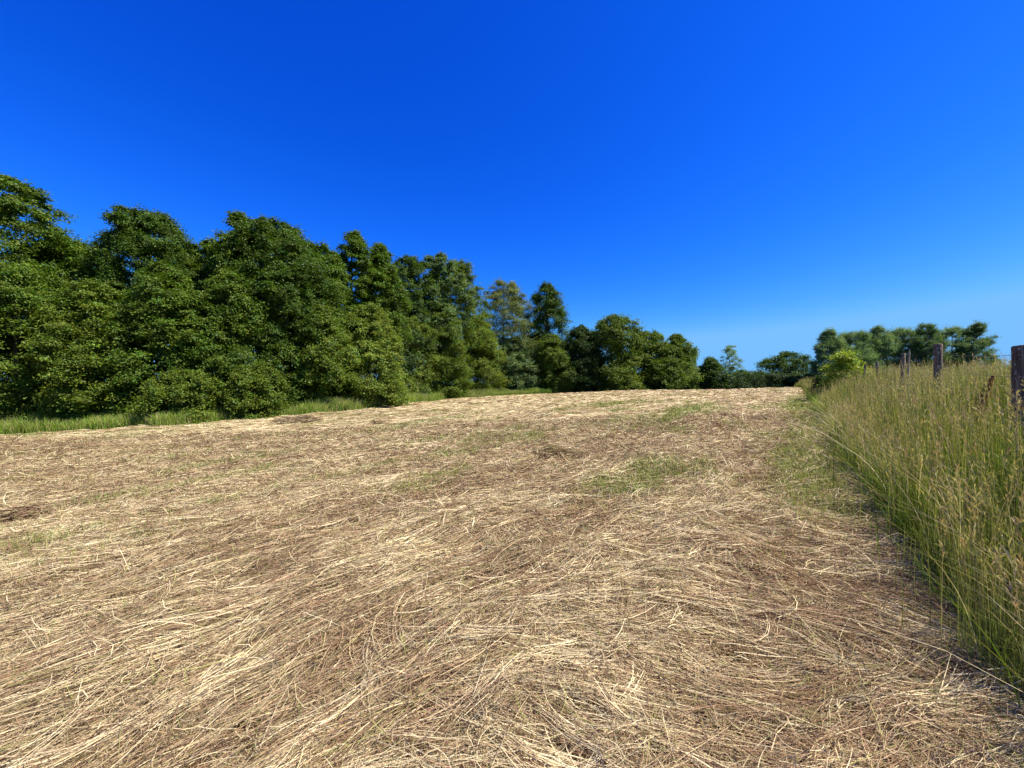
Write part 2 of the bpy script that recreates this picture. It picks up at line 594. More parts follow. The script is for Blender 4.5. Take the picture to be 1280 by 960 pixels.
def seed_heads(rng, P, size, col, m=9, loose=0.5):
    """feathery panicles: m short spikelets around the top of each stalk"""
    tip, low = P[:, -1], P[:, -2]
    n = len(tip)
    ax = tip - low
    ax /= np.linalg.norm(ax, axis=1, keepdims=True) + 1e-9
    u = rng.random((n, m))
    base = tip[:, None] - ax[:, None] * (size[:, None, None] * u[..., None])
    rd = rng.normal(0, 1, (n, m, 3))
    rd /= np.linalg.norm(rd, axis=-1, keepdims=True)
    dirs = ax[:, None] * 1.1 + rd * loose
    dirs /= np.linalg.norm(dirs, axis=-1, keepdims=True)
    ll = size[:, None] * rng.uniform(0.18, 0.42, (n, m))
    B = base.reshape(-1, 3)
    D = dirs.reshape(-1, 3)
    LL = ll.reshape(-1)
    k = 3
    t = np.linspace(0, 1, k)[None, :, None]
    PP = B[:, None] + D[:, None] * LL[:, None, None] * t
    PP[:, :, 2] -= (LL[:, None] * 0.25) * t[..., 0] ** 2
    W = (LL * 0.0)[:, None] + (size.repeat(m) * 0.035)[:, None] * np.array([0.5, 1.0, 0.2])[None, :]
    sd_ = np.cross(D, rng.normal(0, 1, D.shape))
    sd_ /= np.linalg.norm(sd_, axis=1, keepdims=True) + 1e-9
    C = np.repeat(np.repeat(col, m, 0)[:, None] * rng.uniform(0.75, 1.2, (n * m, 1, 1)), k, 1)
    return ribbons(PP, W, sd_, C)


def build_tall_grass():
    rng = np.random.default_rng(27)
    parts = []
    GREEN = np.array([(0.14, 0.22, 0.016), (0.18, 0.26, 0.022), (0.24, 0.29, 0.036), (0.08, 0.16, 0.010), (0.31, 0.28, 0.06)])
    TOP = np.array([(0.30, 0.31, 0.07), (0.40, 0.35, 0.13), (0.50, 0.41, 0.20), (0.44, 0.30, 0.17)])
    zones = ((0.2, 4.5, 3.2, 4800), (4.5, 10, 4.6, 2300), (10, 20, 7.0, 760), (20, 62, 9.0, 190))
    for (s0, s1, wdt, dens) in zones:
        area = (s1 - s0) * wdt
        n = int(area * dens)
        s = rng.uniform(s0, s1, n)
        q = rng.random(n) ** 1.35 * wdt
        p = edge_p(s) + q + rng.normal(0, 0.05, n) - 0.35 * (rng.random(n) < 0.03) * rng.random(n)
        x, y = UX * s + UY * p, UY * s - UX * p
        sc = np.maximum(s, 1.5)
        cl = fbm(x * 1.5, y * 1.5, 91, 3)
        edge = sstep(-0.05, 0.6, q)
        H = (0.54 + 0.38 * edge + 0.26 * cl + 0.16 * vnoise(x * 0.5, y * 0.5, 93)) * (1 - 0.6 * np.exp(-((x - 5.35) ** 2 + (y - 4.0) ** 2) / 0.30)) * rng.uniform(0.35, 1.12, n)
        W = (0.0020 + 0.00065 * sc) * rng.uniform(0.6, 1.5, n)
        ld = rng.random(n) * 6.28
        lean = np.where(rng.random(n) < 0.72, np.abs(rng.normal(0, 0.05, n)), np.abs(rng.normal(0.2, 0.25, n)))
        under = rng.random(n) < 0.30
        H = np.where(under, H * rng.uniform(0.3, 0.8, n), H)
        lean = np.where(under, rng.uniform(0.2, 1.3, n), lean)
        c0 = GREEN[rng.integers(0, 5, n)] * rng.uniform(0.6, 1.2, n)[:, None]
        rs = sstep(0.15, 0.5, fbm(x * 1.8, y * 1.8, 97, 2))[:, None] * (rng.random(n) < 0.6)[:, None]
        c0 = c0 * (1 - 0.45 * rs) + np.array([0.25, 0.175, 0.07]) * 0.45 * rs
        tt = np.clip(0.14 + 0.5 * fbm(x * 0.9, y * 0.9, 95, 2) + rng.normal(0, 0.2, n), 0, 1)[:, None]
        c0 = c0 * (1 + 0.35 * fbm(x * 1.1, y * 1.1, 99, 2)[:, None] * np.array([1.0, 0.5, 0.8]))
        c1 = (c0 * (1 - tt) + TOP[rng.integers(0, 4, n)] * tt)
        (r, P) = blades(rng, x, y, H, W, ld, lean, c0, c1)
        parts.append(r)
        # flowering stalks
        f = rng.random(n) < (0.038 if s0 < 10 else 0.08)
        xs, ys, es = x[f] + rng.normal(0, .03, f.sum()), y[f] + rng.normal(0, .03, f.sum()), edge[f]
        m = len(xs)
        Hs = (0.70 + 0.42 * es + 0.22 * cl[f]) * (1 - 0.55 * np.exp(-((xs - 5.35) ** 2 + (ys - 4.0) ** 2) / 0.30)) * rng.uniform(0.72, 1.14, m)
        Ws = (0.0022 + 0.0006 * sc[f]) * np.ones(m)
        lean = np.abs(rng.normal(0.05, 0.10, m))
        c0 = np.array([0.27, 0.28, 0.09]) * rng.uniform(0.8, 1.2, m)[:, None]
        c1 = TOP[rng.integers(1, 4, m)] * rng.uniform(0.8, 1.1, m)[:, None]
        r, P = blades(rng, xs, ys, Hs, Ws, rng.normal(math.pi * 0.93, 1.7, m), lean, c0, c1, k=7)
        parts.append(r)
        parts.append(seed_heads(rng, P, rng.uniform(0.09, 0.20, m) * (1 + 0.01 * sc[f]), c1 * np.array([1.0, 1.0, 0.95]), m=9 if s0 < 10 else 6))
    # green blades flopped out over the cut line
    n = 1300
    s = rng.uniform(0.6, 26, n)
    p = edge_p(s) + rng.uniform(-0.12, 0.35, n)
    x, y = UX * s + UY * p, UY * s - UX * p
    H = rng.uniform(0.25, 0.75, n)
    c = GREEN[rng.integers(0, 5, n)] * rng.uniform(0.7, 1.2, n)[:, None]
    r, P = blades(rng, x, y, H, 0.003 + 0.0008 * s, rng.normal(math.pi * 0.8, 1.3, n), rng.uniform(0.1, 1.1, n), c, c * 1.05, k=6)
    parts.append(r)
    # a few bleached dead stalks leaning out over the edge
    n = 500
    s = rng.uniform(0.8, 16, n)
    p = edge_p(s) + rng.uniform(-0.05, 0.5, n)
    x, y = UX * s + UY * p, UY * s - UX * p
    H = rng.uniform(0.35, 1.0, n)
    c = np.array([0.60, 0.50, 0.30]) * rng.uniform(0.7, 1.15, n)[:, None]
    r, P = blades(rng, x, y, H, 0.003 + 0.0007 * s, rng.normal(math.pi * 0.9, 0.8, n), np.abs(rng.normal(0.35, 0.5, n)), c, c, k=7)
    parts.append(r)
    V, Q, C = merge(parts)
    print('tall grass quads', len(Q))
    o = mesh_object('tall_meadow_grass', V, Q, C, M_GRASS)
    tag(o, 'tall unmown meadow grass with tan seed heads along the wire fence', 'grass', kind='stuff')


build_tall_grass()


def build_verge():
    rng = np.random.default_rng(37)
    parts = []
    n = 120000
    x = rng.uniform(-46, 4, n)
    y0 = edge_y(x)
    # more blades where the boundary runs away from the viewer
    q = rng.random(n) * np.where(x < -13, 3.2, 3.4)
    nxy = np.where(x < -11, 0.25, 0.8)
    y = y0 + q
    x = x - q * nxy * 0.3
    sl = x < -8.0
    extra = 26000
    ye = rng.uniform(25, 50, extra)
    xe = np.interp(ye, EDGE[4:8, 1], EDGE[4:8, 0]) - rng.random(extra) * 2.4
    x, y, q = np.concatenate([x, xe]), np.concatenate([y, ye]), np.concatenate([q, rng.random(extra) * 2])
    n = len(x)
    d = y
    cl = fbm(x * 0.5, y * 0.5, 101, 3)
    H = (0.54 + 0.36 * sstep(0, 1.8, q) + 0.35 * cl) * rng.uniform(0.6, 1.25, n)
    H = np.maximum(H, 0.15)
    W = (0.003 + 0.0009 * d) * rng.uniform(0.6, 1.4, n)
    pal = np.array([(0.15, 0.26, 0.018), (0.18, 0.29, 0.025), (0.25, 0.31, 0.045), (0.38, 0.36, 0.13), (0.11, 0.21, 0.014)])
    dry = rng.random(n) < 0.16 + 0.35 * np.clip(vnoise(x * 0.2, y * 0.2, 103), 0, 1)
    c0 = pal[rng.integers(0, 5, n)] * rng.uniform(0.8, 1.2, n)[:, None]
    c1 = np.where(dry[:, None], np.array([0.40, 0.34, 0.17]), c0 * 1.1)
    r, P = blades(rng, x, y, H, W, rng.random(n) * 6.28, np.abs(rng.normal(0.25, 0.2, n)), c0, c1, k=4)
    parts.append(r)
    V, Q, C = merge(parts)
    o = mesh_object('verge_grass', V, Q, C, M_GRASS)
    tag(o, 'bright green uncut grass strip between the hay and the trees', 'grass', kind='stuff')


build_verge()


# ------------------------------------------------------------------ trees
def tube(path, rad, nseg=8):
    path = np.asarray(path, float)
    k = len(path)
    tan = np.gradient(path, axis=0)
    tan /= np.linalg.norm(tan, axis=1, keepdims=True) + 1e-9
    ref = np.array([1.0, 0.13, 0.0]) if abs(tan[0, 2]) > 0.5 else np.array([0, 0, 1.0])
    a = np.cross(tan, ref); a /= np.linalg.norm(a, axis=1, keepdims=True) + 1e-9
    b = np.cross(tan, a)
    ph = np.linspace(0, 2 * math.pi, nseg, endpoint=False)
    V = path[:, None] + rad[:, None, None] * (a[:, None] * np.cos(ph)[None, :, None] + b[:, None] * np.sin(ph)[None, :, None])
    V = V.reshape(-1, 3)
    i = np.arange(k - 1)[:, None] * nseg
    j = np.arange(nseg)[None]
    j2 = (j + 1) % nseg
    Q = np.stack([i + j, i + j2, i + nseg + j2, i + nseg + j], -1).reshape(-1, 4)
    return V, Q


PROF = {
    'dome':   ((0, .70), (.12, .92), (.35, 1.0), (.6, .88), (.8, .64), (.93, .36), (1, .10)),
    'round':  ((0, .45), (.15, .75), (.4, 1.0), (.65, 1.0), (.85, .78), (.95, .52), (1, .2)),
    'cone':   ((0, .80), (.2, 1.0), (.45, .88), (.7, .62), (.88, .36), (1, .10)),
    'column': ((0, .75), (.2, .95), (.45, 1.0), (.7, .86), (.87, .64), (.96, .40), (1, .15)),
    'broad':  ((0, .85), (.2, 1.0), (.5, 1.0), (.75, .86), (.9, .60), (1, .28)),
    'hedge':  ((0, .95), (.3, 1.0), (.6, .97), (.85, .80), (1, .50)),
}


def leaf_mesh(rng, pos, nrm, size, aspect, col):
    n = len(pos)
    r = rng.normal(0, 1, (n, 3))
    a = np.cross(nrm, r)
    a /= np.linalg.norm(a, axis=1, keepdims=True) + 1e-9
    b = np.cross(nrm, a)
    L = size[:, None]
    W = L * aspect
    fold = nrm * (L * 0.10)
    v0 = pos - a * L * 0.5
    v2 = pos + a * L * 0.5 - nrm * L * 0.12
    v1 = pos + b * W * 0.5 + fold
    v3 = pos - b * W * 0.5 + fold
    V = np.stack([v0, v1, v2, v3], 1).reshape(-1, 3)
    Q = np.arange(n * 4).reshape(-1, 4)
    return V, Q, np.repeat(col, 4, 0)


def crown_leaves(rng, H, R, base, prof, nb, nt, nl, leaf, col, rb=0.18, flat=1.0, droop=0.15, wind=0.0, var=0.22, aspect=0.62, spiky=0.0, seed=0, RY=None):
    """leaves in sprays on boughs that fill the crown's envelope"""
    RY = R if RY is None else RY
    rb = rb * 0.74
    nb, nt = int(nb * 1.9), max(8, int(nt * 0.62))
    leaf, nl = leaf * 0.84, int(nl * 1.4)
    pr = np.array(PROF[prof])
    zc0, zc1 = H * base, H
    # bough centres
    t = rng.random(nb * 3)
    keep = rng.random(nb * 3) < np.interp(t, pr[:, 0], pr[:, 1]) ** 0.8 + 0.30
    t = t[keep][:nb]
    nb = len(t)
    ang = (np.arange(nb) * 2.39996 + rng.normal(0, 0.5, nb))
    env = np.interp(t, pr[:, 0], pr[:, 1])
    lump = 1 + 0.20 * np.sin(ang * 2 + rng.random() * 6 + t * 5) + 0.14 * np.sin(ang * 3 + t * 11 + rng.random() * 6)
    rr = env * lump * rng.uniform(0.0, 1.0, nb) ** 0.38 * 0.86
    brad = np.maximum(R * rb * rng.uniform(0.75, 1.35, nb) * (0.7 + 0.4 * env) * (1 - 0.40 * t ** 2), 0.22 + leaf)
    bc = np.stack([np.cos(ang) * rr * R, np.sin(ang) * rr * RY, zc0 + t * (zc1 - zc0) * 0.95], -1)
    bc[:, 2] = np.minimum(bc[:, 2], zc1 - brad * flat)
    bc[:, 2] = np.maximum(bc[:, 2], brad * flat * 0.6)
    out = np.stack([np.cos(ang), np.sin(ang), 0 * ang], -1)
    # twigs
    ib = np.repeat(np.arange(nb), nt)
    m = len(ib)
    d = rng.normal(0, 1, (m, 3))
    d /= np.linalg.norm(d, axis=1, keepdims=True)
    d[:, 2] = np.where(d[:, 2] < 0, d[:, 2] * 0.45, d[:, 2])
    d = d + out[ib] * (0.55 * (rr[ib] > 0.35))[:, None] + np.array([0, 0, spiky])
    d /= np.linalg.norm(d, axis=1, keepdims=True)
    sc = np.stack([brad[ib], brad[ib], brad[ib] * flat], -1)
    tl = rng.uniform(0.6, 1.45, m)
    # leaves
    il = np.repeat(np.arange(m), nl)
    n = len(il)
    u = rng.uniform(0.10, 1.2, n)
    P = bc[ib[il]] + d[il] * sc[il] * (tl[il] * u)[:, None]
    P[:, 2] -= droop * brad[ib[il]] * u ** 2
    P += rng.normal(0, 1, (n, 3)) * (brad[ib[il]] * 0.16 + leaf * 0.4)[:, None] * np.array([1, 1, 0.6])
    P[:, 2] = np.maximum(P[:, 2], 0.03)
    N = d[il] * 0.55 + np.array([0, 0, 0.75]) + rng.normal(0, 0.45, (n, 3))
    N /= np.linalg.norm(N, axis=1, keepdims=True)
    if wind:
        P[:, 0] += wind * (P[:, 2] / H) ** 2 * R
    bcol = rng.normal(0, 1, (nb, 1)) * var * 0.5
    tcol = rng.normal(0, 1, (m, 1)) * var * 0.4
    shade = np.exp(bcol[ib[il]] + tcol[il] + rng.normal(0, var * 0.7, (n, 1)))
    warm = rng.normal(0, 0.10, (m, 1))[il] + rng.normal(0, 0.07, (n, 1))
    C = np.array(col)[None] * np.array([0.80, 0.86, 0.50]) * shade * np.concatenate([1 + warm, 1 + 0 * warm, 1 - warm], 1)
    return leaf_mesh(rng, P, N, leaf * rng.uniform(0.6, 1.35, n), aspect, C), bc, brad


def trunk_mesh(rng, H, bc, bark, r0, white=False, base_h=0.2, nlimb=14, wind=0.0, R=1.0, top=0.9):
    k = 9
    z = np.linspace(-0.15, H * top, k)
    ax, ay = rng.normal(0, 0.018 * H), rng.normal(0, 0.018 * H)
    tt = np.clip(z / H, 0, 1)
    path = np.stack([ax * np.sin(tt * 3) + wind * tt ** 2 * R, ay * np.sin(tt * 2.3), z], -1)
    rad = r0 * (1 - 0.88 * tt) * np.where(np.arange(k) == 0, 1.45, 1.0)
    V, Q = tube(path, rad, 9)
    Vs, Qs = [V], [Q]
    off = len(V)
    sel = rng.permutation(len(bc))[:nlimb]
    for i in sel:
        c = bc[i].copy()
        c[0] += wind * (c[2] / H) ** 2 * R
        hz = max(0.12 * H, c[2] - rng.uniform(0.5, 1.0) * (0.5 * np.hypot(c[0], c[1]) + 0.3))
        hz = min(hz, H * top * 0.98)
        st = np.array([np.interp(hz, z, path[:, 0]), np.interp(hz, z, path[:, 1]), hz])
        mid = (st + c) / 2 + np.array([0, 0, -0.06 * np.linalg.norm(c - st)])
        p = np.stack([st, (st + mid) / 2 + [0, 0, -.01], mid, (mid + c) / 2, c])
        r = r0 * 0.36 * (1 - hz / H * 0.7) * np.array([1, .8, .6, .42, .2])
        v, q = tube(p, r, 5)
        Vs.append(v); Qs.append(q + off)
        off += len(v)
    V, Q = np.concatenate(Vs), np.concatenate(Qs)
    C = np.array(bark)[None] * rng.uniform(0.75, 1.2, (len(V), 1))
    return V, Q, C


def make_tree(name, x, y, H, R, prof, col, label, cat, leaf=0.15, nb=80, nt=20, nl=26, base=0.06, seed=0, bark=(0.10, 0.08, 0.06),
              trunk=True, group=None, **kw):
    rng = np.random.default_rng(seed + 1000)
    z = float(terrain(np.array([x]), np.array([y]))[0])
    root = empty(name, (x, y, z))
    tag(root, label, cat, group)
    (V, Q, C), bc, brad = crown_leaves(rng, H, R, base, prof, nb, nt, nl, leaf, col, **kw)
    mesh_object('crown' if trunk else 'foliage', V, Q, C, M_LEAF, root)
    if trunk:
        V, Q, C = trunk_mesh(rng, H, bc, bark, max(0.06, 0.017 * H), wind=kw.get('wind', 0), R=R)
        mesh_object('trunk', V, Q, C, M_BARK, root, smooth=True)
    else:
        V, Q, C = trunk_mesh(rng, H, bc, bark, max(0.03, 0.012 * H), nlimb=8, wind=kw.get('wind', 0), R=R, top=0.7)
        mesh_object('stem', V, Q, C, M_BARK, root, smooth=True)
    return root


# name, x, y, height, crown radius, outline, leaf colour, label, category
make_tree('broadleaf_tree', -30.60, 23.00, 15.45, 4.40, 'column', (0.115, 0.170, 0.026), 'tall wispy layered tree cut by the left edge of the photo', 'tree', nb=170, nt=20, nl=24, leaf=0.16, flat=0.75, droop=0.05, rb=0.22, base=0.25, seed=3)
make_tree('broadleaf_tree', -30.42, 27.00, 12.74, 2.92, 'round', (0.140, 0.185, 0.030), 'olive brown tinged tree behind, left of the round-headed dark tree', 'tree', nb=120, nt=18, nl=20, leaf=0.17, base=0.38, seed=10)
make_tree('broadleaf_tree', -24.96, 26.50, 14.66, 3.42, 'broad', (0.085, 0.135, 0.022), 'big round-headed dark tree standing clear of its neighbours at the left', 'tree', nb=150, nt=24, nl=24, leaf=0.15, rb=0.26, base=0.42, seed=17)
make_tree('broadleaf_tree', -18.73, 26.50, 14.22, 2.20, 'cone', (0.115, 0.170, 0.026), 'slender tree with the sharpest spiky tip in the left wood', 'tree', nb=120, nt=18, nl=20, leaf=0.15, spiky=0.4, base=0.35, seed=24)
make_tree('broadleaf_tree', -21.61, 27.50, 12.76, 2.06, 'column', (0.115, 0.170, 0.026), 'narrow tree filling the gap right of the round-headed dark tree', 'tree', nb=120, nt=18, nl=20, leaf=0.16, base=0.35, seed=31)
make_tree('broadleaf_tree', -17.06, 28.00, 14.08, 4.19, 'broad', (0.085, 0.135, 0.022), 'broad tall tree with a wide rounded top right of the spiky tip', 'tree', nb=190, nt=20, nl=24, leaf=0.16, rb=0.22, base=0.35, seed=38)
make_tree('broadleaf_tree', -14.66, 30.00, 13.30, 2.49, 'dome', (0.115, 0.170, 0.026), 'mid green tree on the falling shoulder of the broad tall tree', 'tree', nb=120, nt=18, nl=20, leaf=0.17, base=0.38, seed=45)
make_tree('broadleaf_tree', -13.17, 32.00, 14.91, 2.93, 'cone', (0.115, 0.170, 0.026), 'pointed tree with a small peaked crown above the pale-leaved bush', 'tree', nb=120, nt=18, nl=20, leaf=0.17, spiky=0.2, base=0.38, seed=52)
make_tree('broadleaf_tree', -11.59, 34.00, 14.51, 2.69, 'cone', (0.115, 0.170, 0.026), 'second peaked tree, just right of the small peaked crown', 'tree', nb=120, nt=18, nl=20, leaf=0.18, base=0.38, seed=59)
make_tree('broadleaf_tree', -13.04, 49.00, 18.64, 4.07, 'column', (0.085, 0.135, 0.022), 'dark narrow tree with a blunt top before the airy bluish one', 'tree', nb=120, nt=18, nl=20, leaf=0.22, rb=0.28, base=0.3, seed=66)
make_tree('broadleaf_tree', -9.86, 51.00, 19.68, 4.45, 'column', (0.15, 0.205, 0.11), 'airy bluish green tree with gaps showing sky near its top', 'tree', nb=130, nt=18, nl=20, leaf=0.22, base=0.3, seed=73)
make_tree('broadleaf_tree', -7.33, 56.00, 20.63, 5.12, 'cone', (0.140, 0.185, 0.030), 'peaked olive green tree sloping down to the pale birch', 'tree', nb=120, nt=18, nl=20, leaf=0.22, rb=0.28, base=0.2, seed=80)
make_tree('birch_tree', -1.05, 63.00, 19.18, 5.24, 'broad', (0.20, 0.215, 0.115), 'pale grey green birch with a thin soft top beside the dark pointed column', 'tree', nb=150, nt=18, nl=20, leaf=0.2, base=0.12, bark=(0.5, 0.48, 0.43), rb=0.3, spiky=0.3, seed=87)
make_tree('columnar_tree', 5.63, 63.00, 18.55, 3.54, 'column', (0.085, 0.135, 0.022), 'dark column-shaped tree with a rounded point standing tallest of the far row', 'tree', nb=150, nt=18, nl=20, leaf=0.24, rb=0.42, base=0.08, seed=94)
make_tree('broadleaf_tree', 10.73, 60.00, 10.83, 3.37, 'dome', (0.050, 0.082, 0.022), 'very dark blackish green tree between the column and the lumpy green tree', 'tree', nb=120, nt=18, nl=20, leaf=0.25, rb=0.3, base=0.03, seed=101)
make_tree('broadleaf_tree', 15.84, 60.00, 12.20, 4.74, 'round', (0.140, 0.185, 0.030), 'lumpy green tree with the highest crown right of the dark column', 'tree', nb=120, nt=18, nl=20, leaf=0.26, rb=0.3, base=0.05, seed=108)
make_tree('broadleaf_tree', 21.81, 61.00, 9.88, 3.80, 'broad', (0.140, 0.185, 0.030), 'green tree joining the lumpy tree to the end of the far row', 'tree', nb=120, nt=18, nl=20, leaf=0.26, rb=0.3, base=0.03, seed=115)
make_tree('broadleaf_tree', 26.00, 61.00, 9.22, 3.55, 'dome', (0.140, 0.185, 0.030), 'last large green tree of the far row, its crown stepping down', 'tree', nb=120, nt=18, nl=20, leaf=0.26, rb=0.3, base=0.03, seed=122)
make_tree('broadleaf_tree', 29.13, 62.00, 6.77, 1.42, 'dome', (0.23, 0.30, 0.21), 'small greyish tree tucked at the end of the far row', 'tree', nb=34, nt=14, nl=18, leaf=0.25, rb=0.4, base=0.05, seed=129)
make_tree('bush', 31.45, 61.00, 5.48, 2.54, 'dome', (0.085, 0.135, 0.022), 'dark green rounded bush just right of the far row of trees', 'bush', nb=90, nt=14, nl=16, leaf=0.24, rb=0.3, base=0.02, trunk=False, seed=136)
make_tree('birch_tree', 39.58, 70.00, 8.65, 1.75, 'column', (0.23, 0.30, 0.21), 'small thin birch with a pale stem rising above the far bushes', 'tree', nb=34, nt=9, nl=10, leaf=0.2, rb=0.42, base=0.3, bark=(0.5, 0.48, 0.43), seed=143)
make_tree('bush', 38.59, 64.00, 3.55, 2.66, 'dome', (0.115, 0.170, 0.026), 'low mid green bush at the foot of the small thin birch', 'bush', nb=34, nt=14, nl=18, leaf=0.25, rb=0.34, base=0.02, trunk=False, seed=150)
make_tree('bush', 42.54, 66.00, 3.50, 2.20, 'dome', (0.15, 0.205, 0.11), 'low bluish bush between the small birch and the wide dark dome', 'bush', nb=34, nt=14, nl=18, leaf=0.25, rb=0.34, base=0.02, trunk=False, seed=157)
make_tree('broadleaf_tree', 42.91, 60.00, 6.07, 4.62, 'dome', (0.085, 0.135, 0.022), 'wide dark dome-shaped tree at the far end of the field', 'tree', nb=90, nt=14, nl=16, leaf=0.24, rb=0.26, base=0.05, spiky=0.35, seed=164)
make_tree('hedge_bush', 37.68, 57.00, 2.48, 4.27, 'hedge', (0.050, 0.082, 0.022), 'low dark hedge bush under the left side of the wide dark dome', 'bush', nb=90, nt=14, nl=18, leaf=0.2, rb=0.2, base=0.0, trunk=False, seed=171)
make_tree('hedge_bush', 41.39, 55.00, 2.30, 2.97, 'hedge', (0.050, 0.082, 0.022), 'low dark hedge bush where the field meets the tall grass', 'bush', nb=50, nt=14, nl=18, leaf=0.2, rb=0.26, base=0.0, trunk=False, seed=178)
make_tree('birch_tree', 42.92, 52.00, 7.67, 2.49, 'cone', (0.23, 0.30, 0.21), 'grey green birch at the left end of the row beyond the fence', 'tree', nb=240, nt=14, nl=16, leaf=0.15, base=0.05, bark=(0.5, 0.48, 0.43), droop=0.1, spiky=0.5, flat=1.8, aspect=0.45, rb=0.2, seed=185)
make_tree('birch_tree', 46.94, 53.00, 7.44, 3.31, 'column', (0.23, 0.30, 0.21), 'grey green birch directly behind the bright yellow-green shrub', 'tree', nb=240, nt=14, nl=16, leaf=0.15, base=0.05, bark=(0.5, 0.48, 0.43), droop=0.1, spiky=0.5, flat=1.8, aspect=0.45, rb=0.2, seed=192)
make_tree('birch_tree', 50.47, 53.00, 8.24, 3.31, 'cone', (0.23, 0.30, 0.21), 'grey green birch with a small peak left of the slim brown post', 'tree', nb=240, nt=14, nl=16, leaf=0.15, base=0.05, bark=(0.5, 0.48, 0.43), droop=0.1, spiky=0.5, flat=1.8, aspect=0.45, rb=0.2, seed=199)
make_tree('birch_tree', 53.66, 53.00, 8.00, 3.09, 'column', (0.23, 0.30, 0.21), 'grey green birch right above the slim brown post', 'tree', nb=240, nt=14, nl=16, leaf=0.15, base=0.05, bark=(0.5, 0.48, 0.43), droop=0.1, spiky=0.5, flat=1.8, aspect=0.45, rb=0.2, seed=206)
make_tree('birch_tree', 53.85, 50.00, 8.39, 3.12, 'cone', (0.15, 0.205, 0.11), 'dark bluish tree standing right behind the lichened fence post', 'tree', nb=130, nt=14, nl=18, leaf=0.16, base=0.05, bark=(0.5, 0.48, 0.43), rb=0.2, spiky=0.5, flat=1.8, aspect=0.45, seed=213)
make_tree('birch_tree', 56.96, 50.00, 7.99, 3.12, 'column', (0.23, 0.30, 0.21), 'grey green tree just right of the lichened fence post', 'tree', nb=130, nt=14, nl=18, leaf=0.16, base=0.05, bark=(0.5, 0.48, 0.43), rb=0.2, spiky=0.5, flat=1.8, aspect=0.45, seed=220)
make_tree('birch_tree', 57.18, 48.00, 8.31, 2.59, 'cone', (0.15, 0.205, 0.11), 'ragged tree with windblown branches at the right end of the row', 'tree', nb=130, nt=14, nl=18, leaf=0.16, base=0.05, bark=(0.5, 0.48, 0.43), wind=0.4, spiky=0.5, rb=0.2, flat=1.5, aspect=0.45, seed=227)
make_tree('bush', 57.95, 46.00, 3.65, 2.10, 'dome', (0.23, 0.30, 0.21), 'low sparse grey bush under open sky between the ragged tree and the thick post', 'bush', nb=26, nt=10, nl=12, leaf=0.16, rb=0.34, base=0.05, trunk=False, spiky=0.3, seed=234)
make_tree('bush', 54.05, 40.00, 2.70, 2.49, 'dome', (0.23, 0.30, 0.21), 'low grey bush cut by the right edge behind the thick fence post', 'bush', nb=26, nt=10, nl=12, leaf=0.16, rb=0.34, base=0.05, trunk=False, seed=241)
make_tree('leafy_shrub', 16.00, 18.50, 2.19, 0.81, 'dome', (0.36, 0.40, 0.06), 'bright yellow-green leafy shrub growing out of the tall grass by the fence', 'bush', nb=36, nt=12, nl=14, leaf=0.1, rb=0.3, base=0.1, spiky=0.3, trunk=False, aspect=0.7, seed=248)
make_tree('leafy_shrub', 16.45, 20.50, 1.48, 0.30, 'dome', (0.050, 0.082, 0.022), 'small dark shrub at the corner of the tall grass below the yellow-green shrub', 'bush', nb=16, nt=8, nl=12, leaf=0.12, rb=0.4, base=0.0, trunk=False, seed=255)
make_tree('broadleaf_tree', -26.55, 20.60, 9.22, 3.34, 'dome', (0.115, 0.170, 0.026), 'leafy tree in flat layers with branches to the ground at the left edge', 'tree', nb=150, nt=20, nl=24, leaf=0.14, flat=0.75, rb=0.24, base=0.03, seed=262)
make_tree('broadleaf_tree', -23.01, 21.20, 8.39, 2.82, 'dome', (0.140, 0.185, 0.030), 'leafy tree in drooping layers below the olive brown tinged tree', 'tree', nb=150, nt=20, nl=24, leaf=0.14, flat=0.755, rb=0.24, base=0.03, seed=269)
make_tree('broadleaf_tree', -20.17, 22.30, 9.60, 2.87, 'dome', (0.115, 0.170, 0.026), 'mid green tree in front of the round-headed dark tree, branches to the verge', 'tree', nb=150, nt=20, nl=24, leaf=0.14, rb=0.24, base=0.03, seed=276)
make_tree('broadleaf_tree', -17.52, 23.60, 9.51, 2.55, 'dome', (0.115, 0.170, 0.026), 'bushy tree below the spiky tip with a dark hollow at its foot', 'tree', nb=150, nt=20, nl=24, leaf=0.14, rb=0.25, base=0.03, seed=283)
make_tree('broadleaf_tree', -15.25, 25.30, 10.59, 2.95, 'dome', (0.085, 0.135, 0.022), 'dark bushy tree in front of the broad tall tree', 'tree', nb=150, nt=20, nl=24, leaf=0.15, rb=0.24, base=0.03, seed=290)
make_tree('broadleaf_tree', -13.36, 27.00, 8.06, 2.69, 'dome', (0.140, 0.185, 0.030), 'low olive green tree where the verge narrows to nothing', 'tree', nb=150, nt=20, nl=24, leaf=0.15, rb=0.25, base=0.0, seed=297)
make_tree('pale_bush', -11.10, 30.00, 8.39, 3.12, 'dome', (0.195, 0.235, 0.050), 'large bush with pale yellowish leaves bulging out onto the hay', 'bush', nb=150, nt=20, nl=24, leaf=0.15, rb=0.22, base=0.0, trunk=False, seed=304)
make_tree('pale_bush', -11.95, 46.00, 10.46, 3.25, 'dome', (0.195, 0.235, 0.050), 'smaller pale-leaved bush, right of the large one that bulges onto the hay', 'bush', nb=120, nt=18, nl=20, leaf=0.17, rb=0.26, base=0.0, trunk=False, seed=311)
make_tree('bush', -17.47, 20.60, 2.93, 1.88, 'dome', (0.140, 0.185, 0.030), 'round low bush at the verge under the mid green tree', 'bush', nb=90, nt=18, nl=20, leaf=0.12, rb=0.28, base=0.0, trunk=False, seed=318)
